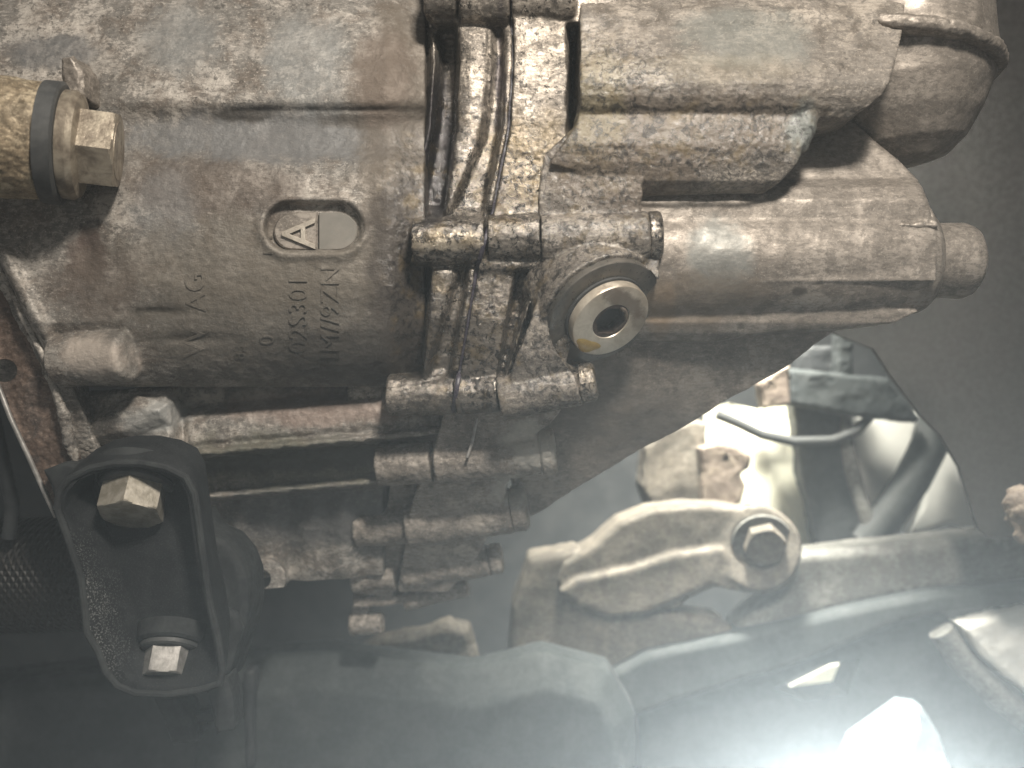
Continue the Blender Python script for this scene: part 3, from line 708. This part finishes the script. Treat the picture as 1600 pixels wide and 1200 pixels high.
ps = MB()
def f_sheet(x, y): return 900 + 5 * np.sin(x * .05 + y * .03) + 7 * np.abs(np.sin(x * .06 - y * .03)) + 3 * np.sin(y * .07)
def polysheet(poly, fn, thick, step=8):
    """creased sheet cut to an outline"""
    bm = bmesh.new(); vs = [bm.verts.new((x, y, 0)) for x, y in poly]; f = bm.faces.new(vs)
    x0 = min(p[0] for p in poly); x1 = max(p[0] for p in poly); y0 = min(p[1] for p in poly); y1 = max(p[1] for p in poly)
    q = x0 + step
    while q < x1: bmesh.ops.bisect_plane(bm, geom=bm.verts[:] + bm.edges[:] + bm.faces[:], plane_co=(q, 0, 0), plane_no=(1, 0, 0)); q += step
    q = y0 + step
    while q < y1: bmesh.ops.bisect_plane(bm, geom=bm.verts[:] + bm.edges[:] + bm.faces[:], plane_co=(0, q, 0), plane_no=(0, 1, 0)); q += step
    for v in bm.verts:
        d = float(fn(np.float64(v.co.x), np.float64(v.co.y))); v.co = W(v.co.x, v.co.y, d)
    r = bmesh.ops.extrude_face_region(bm, geom=bm.faces[:])
    for e in r['geom']:
        if isinstance(e, bmesh.types.BMVert): e.co.y += thick * S
    bmesh.ops.recalc_face_normals(bm, faces=bm.faces)
    me = bpy.data.meshes.new('s'); bm.to_mesh(me); bm.free(); me.shade_smooth(); me.set_sharp_from_angle(angle=R(50)); return me
pso = link('plastic_sheet', polysheet([(1100, 640), (1140, 630), (1186, 640), (1200, 618), (1250, 560), (1252, 700), (1262, 790), (1282, 856), (1262, 868), (1230, 850), (1150, 800), (1100, 780)], f_sheet, 6), M['white'])
tag(pso, 'creased cream plastic sheet showing behind the grey cast bracket', 'plastic sheet')

hose = MB().tube([W(*p) for p in [(1120, 648, 800), (1150, 660, 800), (1190, 679, 800), (1240, 690, 800), (1300, 688, 800), (1340, 672, 800), (1370, 640, 800)]], 12, 14)
tag(hose.build('brake_hose', M['tyre']), 'thin black hose curving in front of the cream plastic sheet', 'hose')

st = thing('suspension_strut', 'dark upright strut with a grey crossbar, right of the cream plastic sheet', 'strut', W(1290, 860, 860))
cast('strut_tube', MB().ribbon([(540, 1238, 1330, 850), (640, 1240, 1325, 850), (740, 1252, 1330, 850), (870, 1282, 1400, 850)], 90, 6, 20), M['darkbg'], st, voxel=6, it=3)
cast('strut_crossbar', MB().prism([(x, y, 780) for x, y in [(1232, 575), (1390, 590), (1440, 652), (1432, 662), (1330, 650), (1236, 632)]], None, 60, 8), M['frame2'], st, voxel=5, it=3)
cast('strut_bracket', MB().prism([(x, y, 790) for x, y in [(1310, 520), (1332, 520), (1336, 600), (1308, 596)]], None, 50, 6), M['frame2'], st, voxel=4, it=2)
rs = cast('rust_lug', MB().prism([(x, y, 780) for x, y in [(1195, 640), (1188, 600), (1205, 580), (1236, 570), (1236, 632)]], None, 60, 8), M['rust'], st, voxel=4, it=2)

wh = thing('road_wheel', 'grey alloy wheel rim and spokes seen behind the dark strut', 'wheel', W(1450, 850, 1000))
cast('wheel_spoke', MB().prism([(x, y, 900) for x, y in [(1312, 660), (1350, 655), (1400, 640), (1440, 650), (1420, 720), (1366, 812), (1344, 800), (1326, 740)]], None, 70, 8), M['alloy'], wh, voxel=6, it=4, disp=())
cast('wheel_spoke', MB().prism([(x, y, 930) for x, y in [(1440, 640), (1470, 660), (1490, 700), (1536, 830), (1490, 820), (1420, 840), (1440, 790)]], None, 60, 10), M['alloy'], wh, voxel=6, it=4, disp=())
MB().tube([W(*p) for p in [(1316, 640, 860), (1322, 700, 850), (1340, 770, 840), (1362, 830, 830)]], 20, 12).build('rim_edge', M['frame'], wh)
MB().tube([W(*p) for p in [(1470, 640, 840), (1455, 690, 840), (1425, 750, 840), (1390, 800, 840), (1350, 850, 840)]], 44, 14).build('tyre_bead', M['tyre'], wh)

ln = thing('wheel_arch_liner', 'large dark plastic liner filling the right edge beside the gearbox', 'arch liner', W(1600, 800, 600))
pts = [(1230, -80), (1900, -80), (1900, 850), (1545, 838), (1530, 828), (1500, 730), (1470, 680), (1440, 650), (1395, 590), (1365, 545), (1300, 520), (1230, 480)]
def f_lin(x, y): return 560 - 220 * np.clip((x - 1300) / 500, 0, 1) ** 1.1 + 2 * np.sin(y * .012)
lo_ = link('liner_panel', polysheet(pts, f_lin, 16, 24), M['liner'], ln)

sf = thing('subframe', 'grey steel subframe beams crossing the bottom of the view, with an open slot', 'subframe', W(1200, 1100, 560))
def beam(rows, thick, mat, name, vox=6, crown=10): return cast(name, MB().ribbon(rows, thick, 8, crown), mat, sf, voxel=vox, it=4, disp=((.05, 6),))
# upper beam rising to the right
def slab(poly, d, th, mat, name, ins=14, vox=6, cut=(), it=4): return cast(name, MB().prism([(p[0], p[1], p[2] if len(p) > 2 else d) for p in poly], None, th, ins), mat, sf, voxel=vox, it=it, disp=((.05, 6),), cutters=cut)
slab([(1235, 868), (1300, 862), (1420, 850), (1540, 838), (1700, 825), (1700, 905), (1560, 916), (1440, 926), (1330, 950), (1240, 974), (1170, 1000), (1150, 985), (1190, 950), (1230, 920)], 640, 120, M['frame'], 'upper_beam')
slab([(1150, 992), (1240, 972), (1340, 948), (1450, 926), (1700, 900), (1700, 935), (1560, 942), (1480, 958), (1400, 980), (1250, 1040), (1120, 1080), (1000, 1120), (880, 1160), (900, 1080), (1010, 1020)], 600, 100, M['frame2'], 'middle_beam', cut=(MB().prism([(1195, 992), (1240, 968), (1300, 962), (1290, 980), (1240, 992), (1200, 1000)], 500, 400),))
slab([(300, 1056), (380, 1040), (500, 1030), (620, 1045), (740, 1060), (850, 1030), (960, 1060), (1000, 1130), (1000, 1290), (280, 1290)], 420, 160, M['frame2'], 'front_tube', 60, it=24)
slab([(380, 1050), (396, 1048), (398, 1200), (382, 1200)], 405, 40, M['darkbg'], 'seam', 4, vox=4)
slab([(-80, 1080), (100, 1060), (260, 1050), (390, 1056), (392, 1290), (-80, 1290)], 440, 160, M['darkbg'], 'left_tube', 24)
slab([(1000, 1120), (1200, 1060), (1400, 980), (1480, 960), (1560, 1060), (1640, 1180), (1640, 1300), (1000, 1300)], 700, 100, M['frame2'], 'lower_plate', cut=(MB().prism([(1228, 1098), (1300, 1062), (1372, 1050), (1350, 1110), (1280, 1120)], 600, 400), ))
MB().prism([(1180, 1010), (1190, 990), (1240, 960), (1310, 950), (1310, 990), (1240, 1010)], 730, 12).build('added_backing', M['white'], sf)  # added pale panel so the slot in the beam shows bright
MB().prism([(1210, 1120), (1220, 1080), (1300, 1040), (1390, 1030), (1380, 1130), (1270, 1140)], 830, 12).build('added_backing', M['white'], sf)  # added pale panel so the plate opening shows bright
ws = thing('wheel_cover', 'white wheel cover edge with grey rim at the right edge of the bottom', 'wheel cover', W(1600, 1080, 900))
cast('cover_face', MB().prism([(x, y, 560) for x, y in [(1502, 978), (1600, 952), (1720, 940), (1720, 1160), (1600, 1082), (1540, 1030)]], None, 60, 10), M['alloy'], ws, voxel=5, it=3)
MB().tube([W(*p) for p in [(1470, 985, 590), (1500, 1030, 590), (1560, 1090, 590), (1640, 1150, 590)]], 28, 14).build('cover_rim', M['frame'], ws)

cl = MB()
cast('cloth_bundle', MB().prism([(x, y, 560) for x, y in [(548, 1030), (590, 1000), (640, 992), (700, 976), (730, 984), (742, 1020), (748, 1060), (620, 1070)]], None, 60, 12), M['bgcast'], None, voxel=4, it=4, disp=((.02, 14),))
tag(bpy.data.objects['cloth_bundle'], 'pale folded crescent-shaped piece below the bottom tip of the flange', 'cloth')
grd = cast('clod_of_dirt', MB().lathe(W(1612, 800, 370), (0, -1, .2), [(0, 50), (20, 62), (60, 40), (75, 10)], 24), M['rust'], None, voxel=4, it=1, disp=((.02, 30), (.006, 10)))
tag(grd, 'crumbly brown dirt clod on the beam end at the right edge', 'dirt clod')
ex = thing('exhaust_pipe', 'dark exhaust pipe with braided steel sleeve behind the black mount', 'exhaust pipe', W(60, 980, 300))
MB().cyl((-160, 905, 300), (190, 893, 310), 108, 108, 56).build('braided_sleeve', M['braid'], ex)
MB().tube([W(*p) for p in [(-30, 560, 180), (0, 700, 190), (20, 790, 190), (14, 840, 200)]], 12, 14).build('heat_shield_bracket', M['darkbg'], ex)

lamp = thing('work_lamp', 'lit white work lamp glowing at the bottom right', 'work lamp', W(1400, 1200, 560))
cast('lamp_lens', MB().prism([(x, y, 540) for x, y in [(1330, 1182), (1342, 1160), (1400, 1124), (1418, 1108), (1436, 1114), (1440, 1140), (1424, 1176), (1370, 1205), (1330, 1215)]], None, 16, 4), M['glow'], lamp, voxel=3, it=3, disp=())
cast('lamp_housing', MB().prism([(x, y, 552) for x, y in [(1318, 1196), (1335, 1156), (1412, 1100), (1442, 1104), (1470, 1150), (1500, 1240), (1300, 1250)]], None, 50, 8), plain('grey_lamp_plastic', (.20, .24, .27), (.30, .34, .36), .4, 0, 60, .2), lamp, voxel=4, it=3, disp=())

# ---- setting
bk = MB().prism([(-1500, -1500), (3100, -1500), (3100, 2700), (-1500, 2700)], 1500, 20)
tag(bk.build('underbody_backdrop', M['darkbg']), None, None, kind='structure')
del fo_

# added haze volume in place of lens flare, lit by the work lamp
def haze(density):
    m = bpy.data.materials.new('flare_haze'); m.use_nodes = True; nt = m.node_tree
    for n_ in list(nt.nodes):
        if n_.type != 'OUTPUT_MATERIAL': nt.nodes.remove(n_)
    v = nt.nodes.new('ShaderNodeVolumePrincipled'); v.inputs['Density'].default_value = density
    v.inputs['Color'].default_value = (.93, .97, 1, 1); v.inputs['Anisotropy'].default_value = 0.6
    nt.links.new(v.outputs[0], nt.nodes['Material Output'].inputs['Volume'])
    me = bpy.data.meshes.new('haze'); bm = bmesh.new(); bmesh.ops.create_cube(bm, size=1.0)
    bmesh.ops.scale(bm, vec=(3.4, 2.2, 3.0), verts=bm.verts); bmesh.ops.translate(bm, vec=(0, .45, 0), verts=bm.verts)
    bm.to_mesh(me); bm.free(); me.materials.append(m)
    o = bpy.data.objects.new('haze', me); sc.collection.objects.link(o); o['kind'] = 'stuff'; return o

haze(0.07)
